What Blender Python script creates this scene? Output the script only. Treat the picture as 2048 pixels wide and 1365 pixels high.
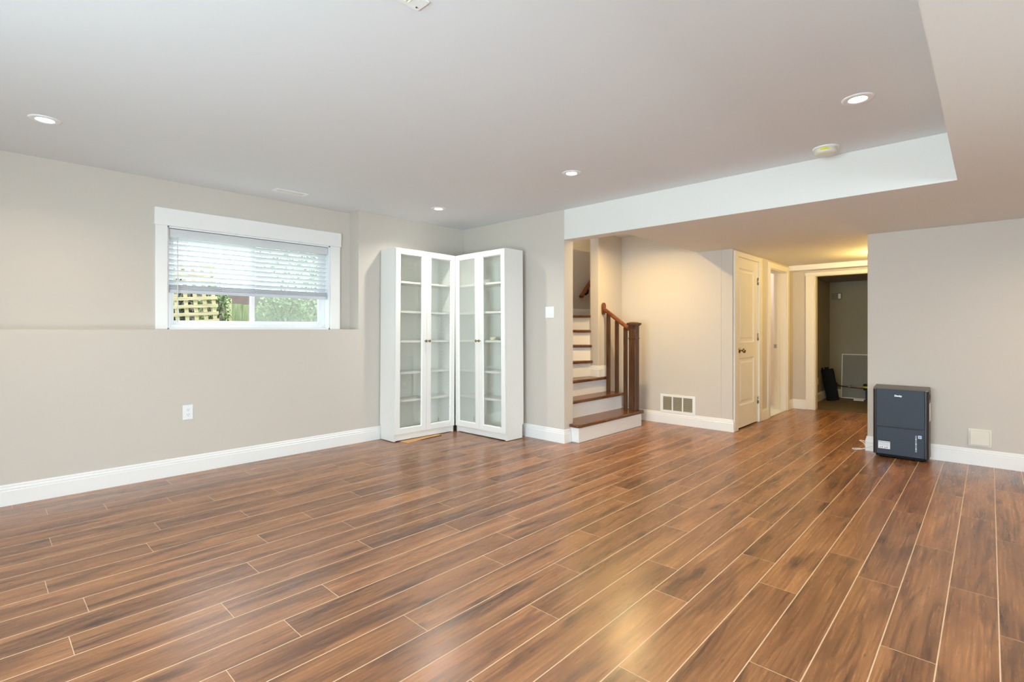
import bpy, bmesh, math, random
from mathutils import Vector, Matrix

for o in list(bpy.data.objects):
    bpy.data.objects.remove(o)
S = bpy.context.scene
COL = S.collection
PI = math.pi
rnd = random.Random(7)

# ------------------------------------------------------------------ camera
F_PX = 1014.0
HEAD = math.atan((1980.0 - 1024.0) / F_PX)          # angle of +X right of the view axis
EYE = 1.175
cd = bpy.data.cameras.new('camera')
cam = bpy.data.objects.new('camera', cd)
COL.objects.link(cam)
cam.location = (0, 0, EYE)
cam.rotation_euler = (PI / 2, 0, HEAD - PI / 2)
cd.sensor_width = 36
cd.lens = F_PX * 36 / 2048
cd.shift_y = -23.5 / 2048
cd.clip_start = 0.02
S.camera = cam

# ------------------------------------------------------------------ view, world, exposure
S.view_settings.view_transform = 'Standard'
S.view_settings.look = 'None'
S.view_settings.gamma = 1
S.view_settings.use_curve_mapping = False
S.view_settings.exposure = 0.08
S.cycles.use_denoising = True
S.cycles.max_bounces = 14
S.cycles.diffuse_bounces = 8
S.cycles.glossy_bounces = 5
S.cycles.transparent_max_bounces = 24
S.cycles.caustics_reflective = True
S.cycles.caustics_refractive = False
S.cycles.sample_clamp_indirect = 6

W = bpy.data.worlds.new('world')
S.world = W
W.use_nodes = True
bg = W.node_tree.nodes['Background']
bg.inputs['Color'].default_value = (0.86, 0.93, 1.0, 1)
bg.inputs['Strength'].default_value = 6.2

WARM = (1.0, 0.80, 0.58)
AMBER = (1.0, 0.70, 0.30)
HALL = (1.0, 0.68, 0.20)


def lamp(name, kind, loc, power, color, size=0.07, size_y=None, rot=(0, 0, 0), spread=None, shape='DISK'):
    d = bpy.data.lights.new(name, kind)
    d.energy = power
    d.color = color
    if kind == 'AREA':
        d.shape = shape
        d.size = size
        if size_y:
            d.size_y = size_y
        if spread:
            d.spread = spread
    else:
        d.shadow_soft_size = size
    o = bpy.data.objects.new(name, d)
    COL.objects.link(o)
    o.location = loc
    o.rotation_euler = rot
    return o


def portal(name, loc, rot, sx, sy):
    o = lamp(name, 'AREA', loc, 1, (1, 1, 1), sx, sy, rot, shape='RECTANGLE')
    o.data.cycles.is_portal = True
    return o


portal('window_portal', (1.80, 5.10, 1.60), (-PI / 2, 0, 0), 1.42, 0.84)
# added daylight lamps behind the camera, tilted up to brighten ceiling and walls
lamp('patio_fill_light', 'AREA', (-2.25, 0.90, 0.95), 230, (0.70, 0.86, 1.0), 1.9, 2.5, (0, -math.radians(114), 0), shape='RECTANGLE')
lamp('window_fill_light', 'AREA', (1.6, -2.95, 1.45), 90, (0.72, 0.87, 1.0), 1.5, 0.9, (math.radians(114), 0, 0), shape='RECTANGLE')

# ------------------------------------------------------------------ materials


def srgb(r, g, b):
    def c(v):
        v /= 255.0
        return v / 12.92 if v <= 0.04045 else ((v + 0.055) / 1.055) ** 2.4
    return (c(r), c(g), c(b), 1)


def mat(name, col, rough=0.5, metal=0.0, var=0.03, scale=12.0, bump=0.0, bscale=200.0, spec=0.5, emit=None, estr=0.0, stretch=None, detail=3):
    m = bpy.data.materials.new(name)
    m.use_nodes = True
    nt = m.node_tree
    p = nt.nodes['Principled BSDF']
    p.inputs['Roughness'].default_value = rough
    p.inputs['Metallic'].default_value = metal
    p.inputs['Specular IOR Level'].default_value = spec
    tc = nt.nodes.new('ShaderNodeTexCoord')
    mp = nt.nodes.new('ShaderNodeMapping')
    if stretch:
        mp.inputs['Scale'].default_value = stretch
    nt.links.new(tc.outputs['Object'], mp.inputs['Vector'])
    n = nt.nodes.new('ShaderNodeTexNoise')
    n.inputs['Scale'].default_value = scale
    n.inputs['Detail'].default_value = detail
    nt.links.new(mp.outputs[0], n.inputs['Vector'])
    r = nt.nodes.new('ShaderNodeMix')
    r.data_type = 'RGBA'
    k = 1 - var
    r.inputs[6].default_value = (col[0] * k, col[1] * k, col[2] * k, 1)
    k = 1 + var
    r.inputs[7].default_value = (min(1, col[0] * k), min(1, col[1] * k), min(1, col[2] * k), 1)
    nt.links.new(n.outputs['Fac'], r.inputs[0])
    nt.links.new(r.outputs[2], p.inputs['Base Color'])
    if bump:
        n2 = nt.nodes.new('ShaderNodeTexNoise')
        n2.inputs['Scale'].default_value = bscale
        nt.links.new(tc.outputs['Object'], n2.inputs['Vector'])
        b = nt.nodes.new('ShaderNodeBump')
        b.inputs['Strength'].default_value = bump
        b.inputs['Distance'].default_value = 0.002
        nt.links.new(n2.outputs['Fac'], b.inputs['Height'])
        nt.links.new(b.outputs[0], p.inputs['Normal'])
    if emit:
        p.inputs['Emission Color'].default_value = emit
        p.inputs['Emission Strength'].default_value = estr
    return m


def wood_mat(name, c0, c1, c2, axis='x', rough=0.3):
    m = bpy.data.materials.new(name)
    m.use_nodes = True
    nt = m.node_tree
    p = nt.nodes['Principled BSDF']
    p.inputs['Roughness'].default_value = rough
    tc = nt.nodes.new('ShaderNodeTexCoord')
    mp = nt.nodes.new('ShaderNodeMapping')
    mp.inputs['Scale'].default_value = {'x': (3, 40, 40), 'y': (40, 3, 40), 'z': (40, 40, 3)}[axis]
    nt.links.new(tc.outputs['Object'], mp.inputs['Vector'])
    n = nt.nodes.new('ShaderNodeTexNoise')
    n.inputs['Scale'].default_value = 1.5
    n.inputs['Detail'].default_value = 6
    n.inputs['Distortion'].default_value = 0.6
    nt.links.new(mp.outputs[0], n.inputs['Vector'])
    cr = nt.nodes.new('ShaderNodeValToRGB')
    cr.color_ramp.elements[0].position = 0.3
    cr.color_ramp.elements[0].color = c0
    cr.color_ramp.elements[1].position = 0.72
    cr.color_ramp.elements[1].color = c2
    e = cr.color_ramp.elements.new(0.5)
    e.color = c1
    nt.links.new(n.outputs['Fac'], cr.inputs[0])
    nt.links.new(cr.outputs[0], p.inputs['Base Color'])
    return m


def glass_mat(name, milk=0.0, tint=(1, 1, 1, 1), gloss=1.0):
    m = bpy.data.materials.new(name)
    m.use_nodes = True
    nt = m.node_tree
    for n in list(nt.nodes):
        nt.nodes.remove(n)
    out = nt.nodes.new('ShaderNodeOutputMaterial')
    tr = nt.nodes.new('ShaderNodeBsdfTransparent')
    tr.inputs['Color'].default_value = tint
    gl = nt.nodes.new('ShaderNodeBsdfGlossy')
    gl.inputs['Roughness'].default_value = 0.01
    fr = nt.nodes.new('ShaderNodeFresnel')
    fr.inputs['IOR'].default_value = 1.5
    mu = nt.nodes.new('ShaderNodeMath')
    mu.operation = 'MULTIPLY'
    mu.inputs[1].default_value = gloss
    ge = nt.nodes.new('ShaderNodeNewGeometry')
    ir = nt.nodes.new('ShaderNodeMapRange')
    ir.inputs['To Min'].default_value = 1.5
    ir.inputs['To Max'].default_value = 1 / 1.5
    nt.links.new(ge.outputs['Backfacing'], ir.inputs['Value'])
    nt.links.new(ir.outputs[0], fr.inputs['IOR'])
    nt.links.new(fr.outputs[0], mu.inputs[0])
    mx = nt.nodes.new('ShaderNodeMixShader')
    nt.links.new(mu.outputs[0], mx.inputs[0])
    last = tr
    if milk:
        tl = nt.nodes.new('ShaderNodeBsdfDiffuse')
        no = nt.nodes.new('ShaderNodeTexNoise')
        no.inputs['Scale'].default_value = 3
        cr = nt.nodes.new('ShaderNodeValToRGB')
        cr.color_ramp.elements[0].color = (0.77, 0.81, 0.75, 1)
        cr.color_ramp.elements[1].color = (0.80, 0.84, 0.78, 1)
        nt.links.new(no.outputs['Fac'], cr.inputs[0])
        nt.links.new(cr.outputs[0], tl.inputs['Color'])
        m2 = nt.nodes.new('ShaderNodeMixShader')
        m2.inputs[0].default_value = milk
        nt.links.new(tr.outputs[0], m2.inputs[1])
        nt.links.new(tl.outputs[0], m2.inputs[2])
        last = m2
    nt.links.new(last.outputs[0], mx.inputs[1])
    nt.links.new(gl.outputs[0], mx.inputs[2])
    nt.links.new(mx.outputs[0], out.inputs[0])
    return m


def floor_mat():
    m = bpy.data.materials.new('laminate_planks')
    m.use_nodes = True
    nt = m.node_tree
    L = nt.links.new
    N = nt.nodes.new
    p = nt.nodes['Principled BSDF']
    tc = N('ShaderNodeTexCoord')
    at = N('ShaderNodeAttribute')
    at.attribute_name = 'plank'
    sc = N('ShaderNodeVectorMath'); sc.operation = 'SCALE'; sc.inputs['Scale'].default_value = 37.0
    L(at.outputs['Vector'], sc.inputs[0])
    ad = N('ShaderNodeVectorMath'); ad.operation = 'ADD'
    L(tc.outputs['Object'], ad.inputs[0]); L(sc.outputs[0], ad.inputs[1])

    def noise(scale, st, det=5, dist=0.0, rough=0.55):
        mp = N('ShaderNodeMapping'); mp.inputs['Scale'].default_value = st
        L(ad.outputs[0], mp.inputs['Vector'])
        n = N('ShaderNodeTexNoise')
        n.inputs['Scale'].default_value = scale
        n.inputs['Detail'].default_value = det
        n.inputs['Distortion'].default_value = dist
        n.inputs['Roughness'].default_value = rough
        L(mp.outputs[0], n.inputs['Vector'])
        return n.outputs['Fac']

    def ramp(fac, stops):
        r = N('ShaderNodeValToRGB')
        e = r.color_ramp.elements
        e[0].position, e[0].color = stops[0]
        e[1].position, e[1].color = stops[-1]
        for pos, c in stops[1:-1]:
            x = e.new(pos); x.color = c
        L(fac, r.inputs[0])
        return r.outputs[0]

    def mix(fac, a, b, mode='MIX'):
        x = N('ShaderNodeMix'); x.data_type = 'RGBA'; x.blend_type = mode
        if isinstance(fac, float):
            x.inputs[0].default_value = fac
        else:
            L(fac, x.inputs[0])
        for s, v in ((6, a), (7, b)):
            if isinstance(v, tuple):
                x.inputs[s].default_value = v
            else:
                L(v, x.inputs[s])
        return x.outputs[2]

    g = (1, 1, 1, 1)
    k = (0, 0, 0, 1)
    broad = noise(1.0, (1.0, 7.0, 1), 4, 0.8)
    base = ramp(broad, [(0.28, srgb(112, 74, 48)), (0.46, srgb(146, 99, 64)), (0.62, srgb(166, 116, 75)), (0.8, srgb(188, 138, 92))])
    fine = noise(1.0, (5.0, 130.0, 1), 4, 0.3, 0.65)
    base = mix(0.42, base, ramp(fine, [(0.3, (0.32, 0.30, 0.28, 1)), (0.62, (1.25, 1.22, 1.2, 1))]), 'MULTIPLY')
    # cathedral figure
    mpw = N('ShaderNodeMapping'); mpw.inputs['Scale'].default_value = (0.8, 9.0, 1)
    L(ad.outputs[0], mpw.inputs['Vector'])
    wv = N('ShaderNodeTexWave'); wv.wave_type = 'BANDS'; wv.bands_direction = 'Y'
    wv.inputs['Scale'].default_value = 1.6; wv.inputs['Distortion'].default_value = 7.0
    wv.inputs['Detail'].default_value = 2.0; wv.inputs['Detail Scale'].default_value = 0.6
    L(mpw.outputs[0], wv.inputs['Vector'])
    base = mix(0.30, base, ramp(wv.outputs['Fac'], [(0.0, (0.55, 0.5, 0.46, 1)), (0.35, (1.0, 1.0, 1.0, 1)), (1.0, (1.08, 1.06, 1.05, 1))]), 'MULTIPLY')
    # dark smoky streaks
    st = noise(1.0, (1.5, 13.0, 1), 5, 1.0, 0.6)
    sm = ramp(st, [(0.51, k), (0.70, g)])
    base = mix(sm, base, mix(0.8, base, srgb(62, 40, 31)))
    # knots
    mpv = N('ShaderNodeMapping'); mpv.inputs['Scale'].default_value = (1.5, 5.0, 1)
    L(ad.outputs[0], mpv.inputs['Vector'])
    nz = N('ShaderNodeTexNoise'); nz.inputs['Scale'].default_value = 5.0
    L(mpv.outputs[0], nz.inputs['Vector'])
    mv = N('ShaderNodeVectorMath'); mv.operation = 'MULTIPLY_ADD'
    mv.inputs[1].default_value = (0.25, 0.25, 0.25)
    L(nz.outputs['Color'], mv.inputs[0]); L(mpv.outputs[0], mv.inputs[2])
    vo = N('ShaderNodeTexVoronoi'); vo.inputs['Scale'].default_value = 1.25
    L(mv.outputs[0], vo.inputs['Vector'])
    kn = ramp(vo.outputs['Distance'], [(0.04, g), (0.20, k)])
    base = mix(kn, base, mix(0.8, base, srgb(44, 26, 20)))
    # pin marks
    vo2 = N('ShaderNodeTexVoronoi'); vo2.inputs['Scale'].default_value = 9.0
    mp2 = N('ShaderNodeMapping'); mp2.inputs['Scale'].default_value = (0.5, 1.6, 1)
    L(ad.outputs[0], mp2.inputs['Vector']); L(mp2.outputs[0], vo2.inputs['Vector'])
    base = mix(ramp(vo2.outputs['Distance'], [(0.03, (0.6, 0.6, 0.6, 1)), (0.09, k)]), base, srgb(58, 36, 28))
    # plank to plank tone
    sx = N('ShaderNodeSeparateXYZ'); L(at.outputs['Vector'], sx.inputs[0])
    base = mix(1.0, base, ramp(sx.outputs['X'], [(0.0, (0.80, 0.78, 0.77, 1)), (1.0, (1.12, 1.11, 1.10, 1))]), 'MULTIPLY')
    L(base, p.inputs['Base Color'])
    rr = ramp(fine, [(0.2, (0.32, 0.32, 0.32, 1)), (0.8, (0.25, 0.25, 0.25, 1))])
    L(rr, p.inputs['Roughness'])
    p.inputs['Specular IOR Level'].default_value = 0.8
    b = N('ShaderNodeBump'); b.inputs['Strength'].default_value = 0.08; b.inputs['Distance'].default_value = 0.001
    L(fine, b.inputs['Height']); L(b.outputs[0], p.inputs['Normal'])
    return m


M = {}
M['wall'] = mat('greige_wall_paint', srgb(204, 197, 187), 0.75, var=0.012, scale=3, bump=0.05, bscale=350)
M['ceil'] = mat('white_ceiling_paint', srgb(224, 228, 231), 0.85, var=0.008, scale=2, bump=0.04, bscale=300)
M['soffit'] = mat('white_soffit_paint', srgb(227, 226, 221), 0.8, var=0.008, scale=2)
M['trim'] = mat('white_gloss_trim', srgb(238, 238, 236), 0.3, var=0.01, scale=8)
M['doorpaint'] = mat('cream_white_door_paint', srgb(236, 232, 220), 0.35, var=0.01, scale=8)
M['cab'] = mat('white_melamine', srgb(236, 236, 232), 0.4, var=0.01, scale=20)
M['cabin'] = mat('white_melamine_inside', srgb(240, 241, 236), 0.5, var=0.01, scale=20)
M['vinyl'] = mat('white_vinyl', srgb(240, 242, 244), 0.35, var=0.01)
M['plastic'] = mat('white_plastic', srgb(236, 238, 238), 0.35, var=0.01)
M['ivory'] = mat('ivory_plastic', srgb(226, 222, 206), 0.4, var=0.02)
M['cream'] = mat('cream_painted_metal', srgb(222, 216, 202), 0.45, var=0.015)
M['dark'] = mat('dark_void', srgb(38, 34, 30), 0.8, var=0.1)
M['slot'] = mat('dark_slot', srgb(60, 58, 56), 0.6, var=0.1)
M['greyslot'] = mat('grey_louvre_paint', srgb(168, 160, 140), 0.6, var=0.05)
M['floor'] = floor_mat()
M['seam'] = mat('pale_seam', srgb(216, 186, 152), 0.45, var=0.08, scale=6)
M['tread'] = wood_mat('stained_oak_x', srgb(64, 38, 20), srgb(100, 62, 34), srgb(128, 84, 48), 'x', 0.25)
M['woodv'] = wood_mat('stained_oak_upright', srgb(50, 28, 12), srgb(76, 45, 20), srgb(100, 62, 29), 'z', 0.42)
M['woody'] = wood_mat('stained_oak_rail', srgb(70, 34, 18), srgb(110, 58, 30), srgb(138, 78, 42), 'y', 0.22)
M['brass'] = mat('aged_nickel', srgb(150, 132, 100), 0.22, 0.95, var=0.05)
M['chrome'] = mat('satin_nickel', srgb(178, 172, 160), 0.3, 0.95, var=0.03)
M['glass'] = glass_mat('clear_glass', tint=(0.99, 0.995, 0.985, 1), gloss=1.2)
M['reflglass'] = glass_mat('painted_reflection_glass', milk=0.16, tint=(0.99, 0.995, 0.985, 1), gloss=1.3)  # diffuse white mixed in to imitate a reflection on clear glass
M['wglass'] = glass_mat('window_glass', tint=(0.98, 1, 0.99, 1), gloss=0.5)
M['screen'] = glass_mat('insect_screen', milk=0.25, tint=(0.9, 0.93, 0.9, 1), gloss=0.2)
M['blind'] = mat('white_blind_slat', srgb(240, 242, 244), 0.4, var=0.01)
_n = M['blind'].node_tree
_t = _n.nodes.new('ShaderNodeBsdfTranslucent'); _t.inputs['Color'].default_value = (.9, .93, .93, 1)
_x = _n.nodes.new('ShaderNodeMixShader'); _x.inputs[0].default_value = .28
_n.links.new(_n.nodes['Principled BSDF'].outputs[0], _x.inputs[1]); _n.links.new(_t.outputs[0], _x.inputs[2])
_n.links.new(_x.outputs[0], _n.nodes['Material Output'].inputs[0])
M['blindrail'] = mat('pale_grey_blind_rail', srgb(206, 210, 220), 0.4, var=0.01)
M['cord'] = mat('white_cord', srgb(232, 232, 226), 0.5, var=0.02)
M['slate'] = mat('slate_blue_plastic', srgb(33, 44, 57), 0.5, var=0.06, scale=9, bump=0.15, bscale=900)
M['darkplastic'] = mat('dark_brown_plastic', srgb(40, 34, 30), 0.38, var=0.05)
M['lidplastic'] = mat('warm_grey_plastic', srgb(104, 98, 88), 0.4, var=0.04)
M['black'] = mat('black_plastic', srgb(9, 9, 9), 0.6, var=0.1, spec=0.2)
M['ink'] = mat('black_ink', srgb(30, 30, 34), 0.6, var=0.05)
M['logo'] = mat('silver_lettering', srgb(214, 216, 220), 0.35, 0.3, var=0.02)
M['paper'] = mat('white_label_paper', srgb(222, 224, 232), 0.6, var=0.02)
M['bluepaper'] = mat('blue_label_print', srgb(96, 150, 226), 0.5, var=0.03)
M['gauge'] = mat('grey_gauge_window', srgb(126, 138, 146), 0.25, var=0.05)
M['card'] = mat('brown_cardboard', srgb(206, 158, 104), 0.8, var=0.08, scale=30)
M['cardedge'] = mat('torn_cardboard_edge', srgb(96, 58, 34), 0.9, var=0.2, scale=60)
M['bulb'] = mat('lit_lamp_lens', (1, 1, 1, 1), 0.4, emit=(1.0, 0.95, 0.86, 1), estr=9.0)
M['hall_bulb'] = mat('lit_dome_glass', (1, 1, 1, 1), 0.4, emit=(1.0, 0.80, 0.48, 1), estr=6.0)
M['yellow'] = mat('yellow_sticker', srgb(222, 214, 40), 0.5, var=0.02)
M['concrete'] = mat('dark_vinyl_floor', srgb(112, 100, 80), 0.6, var=0.25, scale=4, stretch=(1, 4, 1))
M['greywall'] = mat('unfinished_grey_wall', srgb(150, 144, 128), 0.85, var=0.04, scale=5)
M['copper'] = mat('aged_copper_pipe', srgb(120, 84, 58), 0.4, 0.8, var=0.1)
M['panelgrey'] = mat('grey_panel', srgb(120, 116, 104), 0.5, var=0.05)
M['timber'] = wood_mat('pale_timber', srgb(168, 152, 120), srgb(194, 180, 148), srgb(210, 198, 170), 'x', 0.8)
M['greentimber'] = wood_mat('weathered_green_timber', srgb(112, 124, 88), srgb(136, 146, 110), srgb(156, 164, 130), 'z', 0.85)
M['leaf'] = mat('green_leaf', srgb(104, 134, 74), 0.6, var=0.35, scale=6)
M['leaf2'] = mat('pale_green_leaf', srgb(142, 162, 116), 0.6, var=0.3, scale=6)
M['leafdark'] = mat('dark_green_leaf', srgb(58, 70, 54), 0.7, var=0.4, scale=5)
M['twig'] = mat('brown_twig', srgb(74, 62, 48), 0.85, var=0.15)
M['grass'] = mat('lawn_grass', srgb(80, 100, 56), 0.9, var=0.3, scale=5)
M['brick'] = mat('red_brick', srgb(112, 96, 92), 0.9, var=0.2, scale=8)
M['bathwall'] = mat('pale_pink_white_wall', srgb(244, 234, 226), 0.7, var=0.01)

# ------------------------------------------------------------------ mesh builder


class MB:
    def __init__(s):
        s.v, s.f, s.m, s.smooth = [], [], [], []

    def quad(s, pts, mi=0, sm=False):
        i = len(s.v)
        s.v += [tuple(p) for p in pts]
        s.f.append(tuple(range(i, i + len(pts))))
        s.m.append(mi)
        s.smooth.append(sm)
        return s

    def box(s, x0, x1, y0, y1, z0, z1, mi=0, M4=None):
        if x0 > x1: x0, x1 = x1, x0
        if y0 > y1: y0, y1 = y1, y0
        if z0 > z1: z0, z1 = z1, z0
        c = [(x0, y0, z0), (x1, y0, z0), (x1, y1, z0), (x0, y1, z0), (x0, y0, z1), (x1, y0, z1), (x1, y1, z1), (x0, y1, z1)]
        if M4:
            c = [tuple(M4 @ Vector(p)) for p in c]
        i = len(s.v)
        s.v += c
        for q in ((3, 2, 1, 0), (4, 5, 6, 7), (0, 1, 5, 4), (1, 2, 6, 5), (2, 3, 7, 6), (3, 0, 4, 7)):
            s.f.append(tuple(i + k for k in q)); s.m.append(mi); s.smooth.append(False)
        return s

    def prism(s, poly, z0, z1, mi=0):
        """poly = CCW (x, y) outline, extruded from z0 to z1"""
        a = sum(poly[i][0] * poly[(i + 1) % len(poly)][1] - poly[(i + 1) % len(poly)][0] * poly[i][1] for i in range(len(poly)))
        if a < 0:
            poly = poly[::-1]
        n = len(poly)
        i = len(s.v)
        s.v += [(x, y, z0) for x, y in poly] + [(x, y, z1) for x, y in poly]
        s.f.append(tuple(i + k for k in range(n - 1, -1, -1)))
        s.f.append(tuple(i + n + k for k in range(n)))
        for k in range(n):
            q = (k + 1) % n
            s.f.append((i + k, i + q, i + n + q, i + n + k))
        s.m += [mi] * (n + 2)
        s.smooth += [False] * (n + 2)
        return s

    def lathe(s, prof, seg=32, M4=None, mi=0, cap0=True, cap1=True):
        """prof = [(radius, height)], turned round local Z"""
        M4 = M4 or Matrix()
        i = len(s.v)
        for r, z in prof:
            for k in range(seg):
                a = 2 * PI * k / seg
                s.v.append(tuple(M4 @ Vector((r * math.cos(a), r * math.sin(a), z))))
        for j in range(len(prof) - 1):
            for k in range(seg):
                q = (k + 1) % seg
                s.f.append((i + j * seg + k, i + j * seg + q, i + (j + 1) * seg + q, i + (j + 1) * seg + k))
                s.m.append(mi); s.smooth.append(True)
        if cap0:
            s.f.append(tuple(i + k for k in range(seg - 1, -1, -1))); s.m.append(mi); s.smooth.append(False)
        if cap1:
            b = i + (len(prof) - 1) * seg
            s.f.append(tuple(b + k for k in range(seg))); s.m.append(mi); s.smooth.append(False)
        return s

    def tube(s, pts, r, seg=10, mi=0, sm=True):
        pts = [Vector(p) for p in pts]
        i = len(s.v)
        up = Vector((0, 0, 1))
        n = len(pts)
        for j, p in enumerate(pts):
            d = (pts[min(j + 1, n - 1)] - pts[max(j - 1, 0)]).normalized()
            a = d.cross(up)
            if a.length < 1e-3:
                a = d.cross(Vector((1, 0, 0)))
            a.normalize()
            b = a.cross(d)
            for k in range(seg):
                t = 2 * PI * k / seg
                s.v.append(tuple(p + a * (r * math.cos(t)) + b * (r * math.sin(t))))
        for j in range(n - 1):
            for k in range(seg):
                q = (k + 1) % seg
                s.f.append((i + j * seg + k, i + j * seg + q, i + (j + 1) * seg + q, i + (j + 1) * seg + k))
                s.m.append(mi); s.smooth.append(sm)
        s.f.append(tuple(i + k for k in range(seg))); s.m.append(mi); s.smooth.append(False)
        b = i + (n - 1) * seg
        s.f.append(tuple(b + k for k in range(seg - 1, -1, -1))); s.m.append(mi); s.smooth.append(False)
        return s

    def sweep(s, path, prof, z=0.0, mi=0):
        """baseboard: prof = [(distance from wall, height)], path runs with the room on its LEFT"""
        n = len(path)
        P = [Vector((x, y)) for x, y in path]
        rows = []
        for j in range(n):
            din = (P[j] - P[j - 1]).normalized() if j > 0 else None
            dout = (P[j + 1] - P[j]).normalized() if j < n - 1 else None
            if din is None: din = dout
            if dout is None: dout = din
            n1 = Vector((-din.y, din.x)); n2 = Vector((-dout.y, dout.x))
            mi_ = n1 + n2
            mi_ = mi_ / max(1e-6, mi_.dot(n1))
            rows.append([(P[j].x + mi_.x * d, P[j].y + mi_.y * d, z + h) for d, h in prof])
        i = len(s.v)
        k = len(prof)
        for r in rows:
            s.v += r
        for j in range(n - 1):
            for q in range(k):
                w = (q + 1) % k
                s.f.append((i + j * k + q, i + (j + 1) * k + q, i + (j + 1) * k + w, i + j * k + w))
                s.m.append(mi); s.smooth.append(False)
        s.f.append(tuple(i + q for q in range(k))); s.m.append(mi); s.smooth.append(False)
        b = i + (n - 1) * k
        s.f.append(tuple(b + q for q in range(k - 1, -1, -1))); s.m.append(mi); s.smooth.append(False)
        return s

    def build(s, name, mats, parent=None, bevel=0.0, seg=2, org=None):
        if not isinstance(mats, (list, tuple)):
            mats = [mats]
        if org is None:
            org = tuple(parent['org']) if (parent is not None and 'org' in parent.keys()) else (0, 0, 0)
        me = bpy.data.meshes.new(name)
        me.from_pydata([(x - org[0], y - org[1], z - org[2]) for x, y, z in s.v], [], s.f)
        for mt in mats:
            me.materials.append(mt if not isinstance(mt, str) else M[mt])
        me.polygons.foreach_set('material_index', s.m)
        me.polygons.foreach_set('use_smooth', s.smooth)
        bm = bmesh.new()
        bm.from_mesh(me)
        bmesh.ops.recalc_face_normals(bm, faces=bm.faces)
        bm.to_mesh(me)
        bm.free()
        me.update()
        o = bpy.data.objects.new(name, me)
        COL.objects.link(o)
        if parent is not None:
            o.parent = parent
        if bevel:
            b = o.modifiers.new('edge', 'BEVEL')
            b.width = bevel
            b.segments = seg
            b.limit_method = 'ANGLE'
            b.angle_limit = math.radians(40)
        return o


def tag(o, label, cat, group=None, kind=None):
    o['label'] = label
    o['category'] = cat
    if group: o['group'] = group
    if kind: o['kind'] = kind
    return o


def struct(o):
    o['kind'] = 'structure'
    return o


ORG = {}


class Root:
    pass


def thing(name, loc, label=None, cat=None, group=None, rot=(0, 0, 0)):
    """Empty at the base of a thing; its parts are given in world coordinates and shifted by its place"""
    o = bpy.data.objects.new(name, None)
    o.empty_display_size = 0.1
    COL.objects.link(o)
    o.location = loc
    o.rotation_euler = rot
    ORG[o.name] = loc
    if label:
        tag(o, label, cat, group)
    return o


def part(mb, name, mats, parent, bevel=0.0, seg=2, label=None):
    r = parent
    while r.name not in ORG and r.parent is not None:
        r = r.parent
    o = mb.build(name, mats, parent, bevel, seg, org=ORG.get(r.name, (0, 0, 0)))
    if label:
        o['label'] = label
    return o


def dup(root, loc, label=None, group=None, rot=None):
    r = root.copy(); COL.objects.link(r); r.location = loc
    if rot is not None: r.rotation_euler = rot
    if label: r['label'] = label
    if group: r['group'] = group
    for ch in list(root.children):
        c = ch.copy(); COL.objects.link(c); c.parent = r
        for g in list(ch.children):
            d = g.copy(); COL.objects.link(d); d.parent = c
    return r


# ------------------------------------------------------------------ key dimensions
ZC = 2.405        # main ceiling
ZS = 2.097        # dropped ceiling
YA = 4.765        # thick lower part of the window wall
YU = 4.945        # its thinner upper part
ZL = 1.174        # ledge
XB, XB2 = 4.165, 4.32     # wall behind the bookcases
YB = 3.19         # where it ends
XD = 5.945        # far wall of the room, both sides of the hallway
YC = 2.14         # left wall of the hallway
YG = 0.865        # right wall of the hallway
XF = 8.37         # end wall of the hallway
X0, Y0 = -1.85, -2.6      # room limits behind the camera
YSOF = 0.147
YV = 2.56         # stairwell void starts here
ZTOP = 3.8

# ------------------------------------------------------------------ floor
PW, PY0, PL = 0.1617, 0.136, 1.215
phase = {-2: 2.70, -1: 3.055, 0: 2.312, 1: 2.88, 2: 1.88, 3: 2.50, 4: 2.757, 5: 2.104, 6: 2.355, 7: 1.623, 8: 1.997, 9: 1.21,
         10: 1.81, 11: 2.073, 12: 1.097, 13: 0.726, 14: 0.248, 15: 0.942, 16: 0.327, 17: 1.107, 18: 0.226, 19: 0.648, 20: 1.18,
         21: 0.749, 22: 0.29}
mb = MB()
cols = []


def floor_piece(x0, x1, y0, y1, mi, c):
    mb.quad([(x0, y0, 0), (x1, y0, 0), (x1, y1, 0), (x0, y1, 0)], mi)
    cols.append(c)


FX0, FX1, FY0, FY1 = X0, 8.49, Y0, YU
n0 = math.floor((FY0 - PY0) / PW)
n1 = math.ceil((FY1 - PY0) / PW)
for n in range(n0, n1):
    ya, yb = max(FY0, PY0 + n * PW), min(FY1, PY0 + (n + 1) * PW)
    if yb - ya < 0.006:
        continue
    ph = phase.get(n, rnd.uniform(0, PL))
    g = 0.0021
    e = 0.0013
    floor_piece(FX0, FX1, ya, ya + g, 1, (0, 0, 0))
    floor_piece(FX0, FX1, yb - g, yb, 1, (0, 0, 0))
    x = ph - math.ceil((ph - FX0) / PL) * PL
    while x < FX1:
        a, b = max(FX0, x), min(FX1, x + PL)
        if b - a > 0.02:
            c = (rnd.random(), rnd.random(), rnd.random())
            floor_piece(a + e, b - e, ya + g, yb - g, 0, c)
            floor_piece(a, a + e, ya + g, yb - g, 1, (0, 0, 0))
            floor_piece(b - e, b, ya + g, yb - g, 1, (0, 0, 0))
        x += PL
fl = mb.build('floor', [M['floor'], M['seam']])
at = fl.data.attributes.new('plank', 'FLOAT_VECTOR', 'FACE')
for i, c in enumerate(cols):
    at.data[i].vector = c
# recalculated normals must look up
for p in fl.data.polygons:
    if p.normal.z < 0:
        p.flip()
struct(fl)
fb = MB(); fb.box(X0 - .1, 8.49, Y0 - .1, YU + .1, -0.12, -0.004)
struct(fb.build('floor_slab', M['concrete']))
fb = MB(); fb.box(8.49, 10.45, 0.2, 2.2, -0.12, -0.002)
struct(fb.build('floor_utility', M['concrete']))

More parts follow.
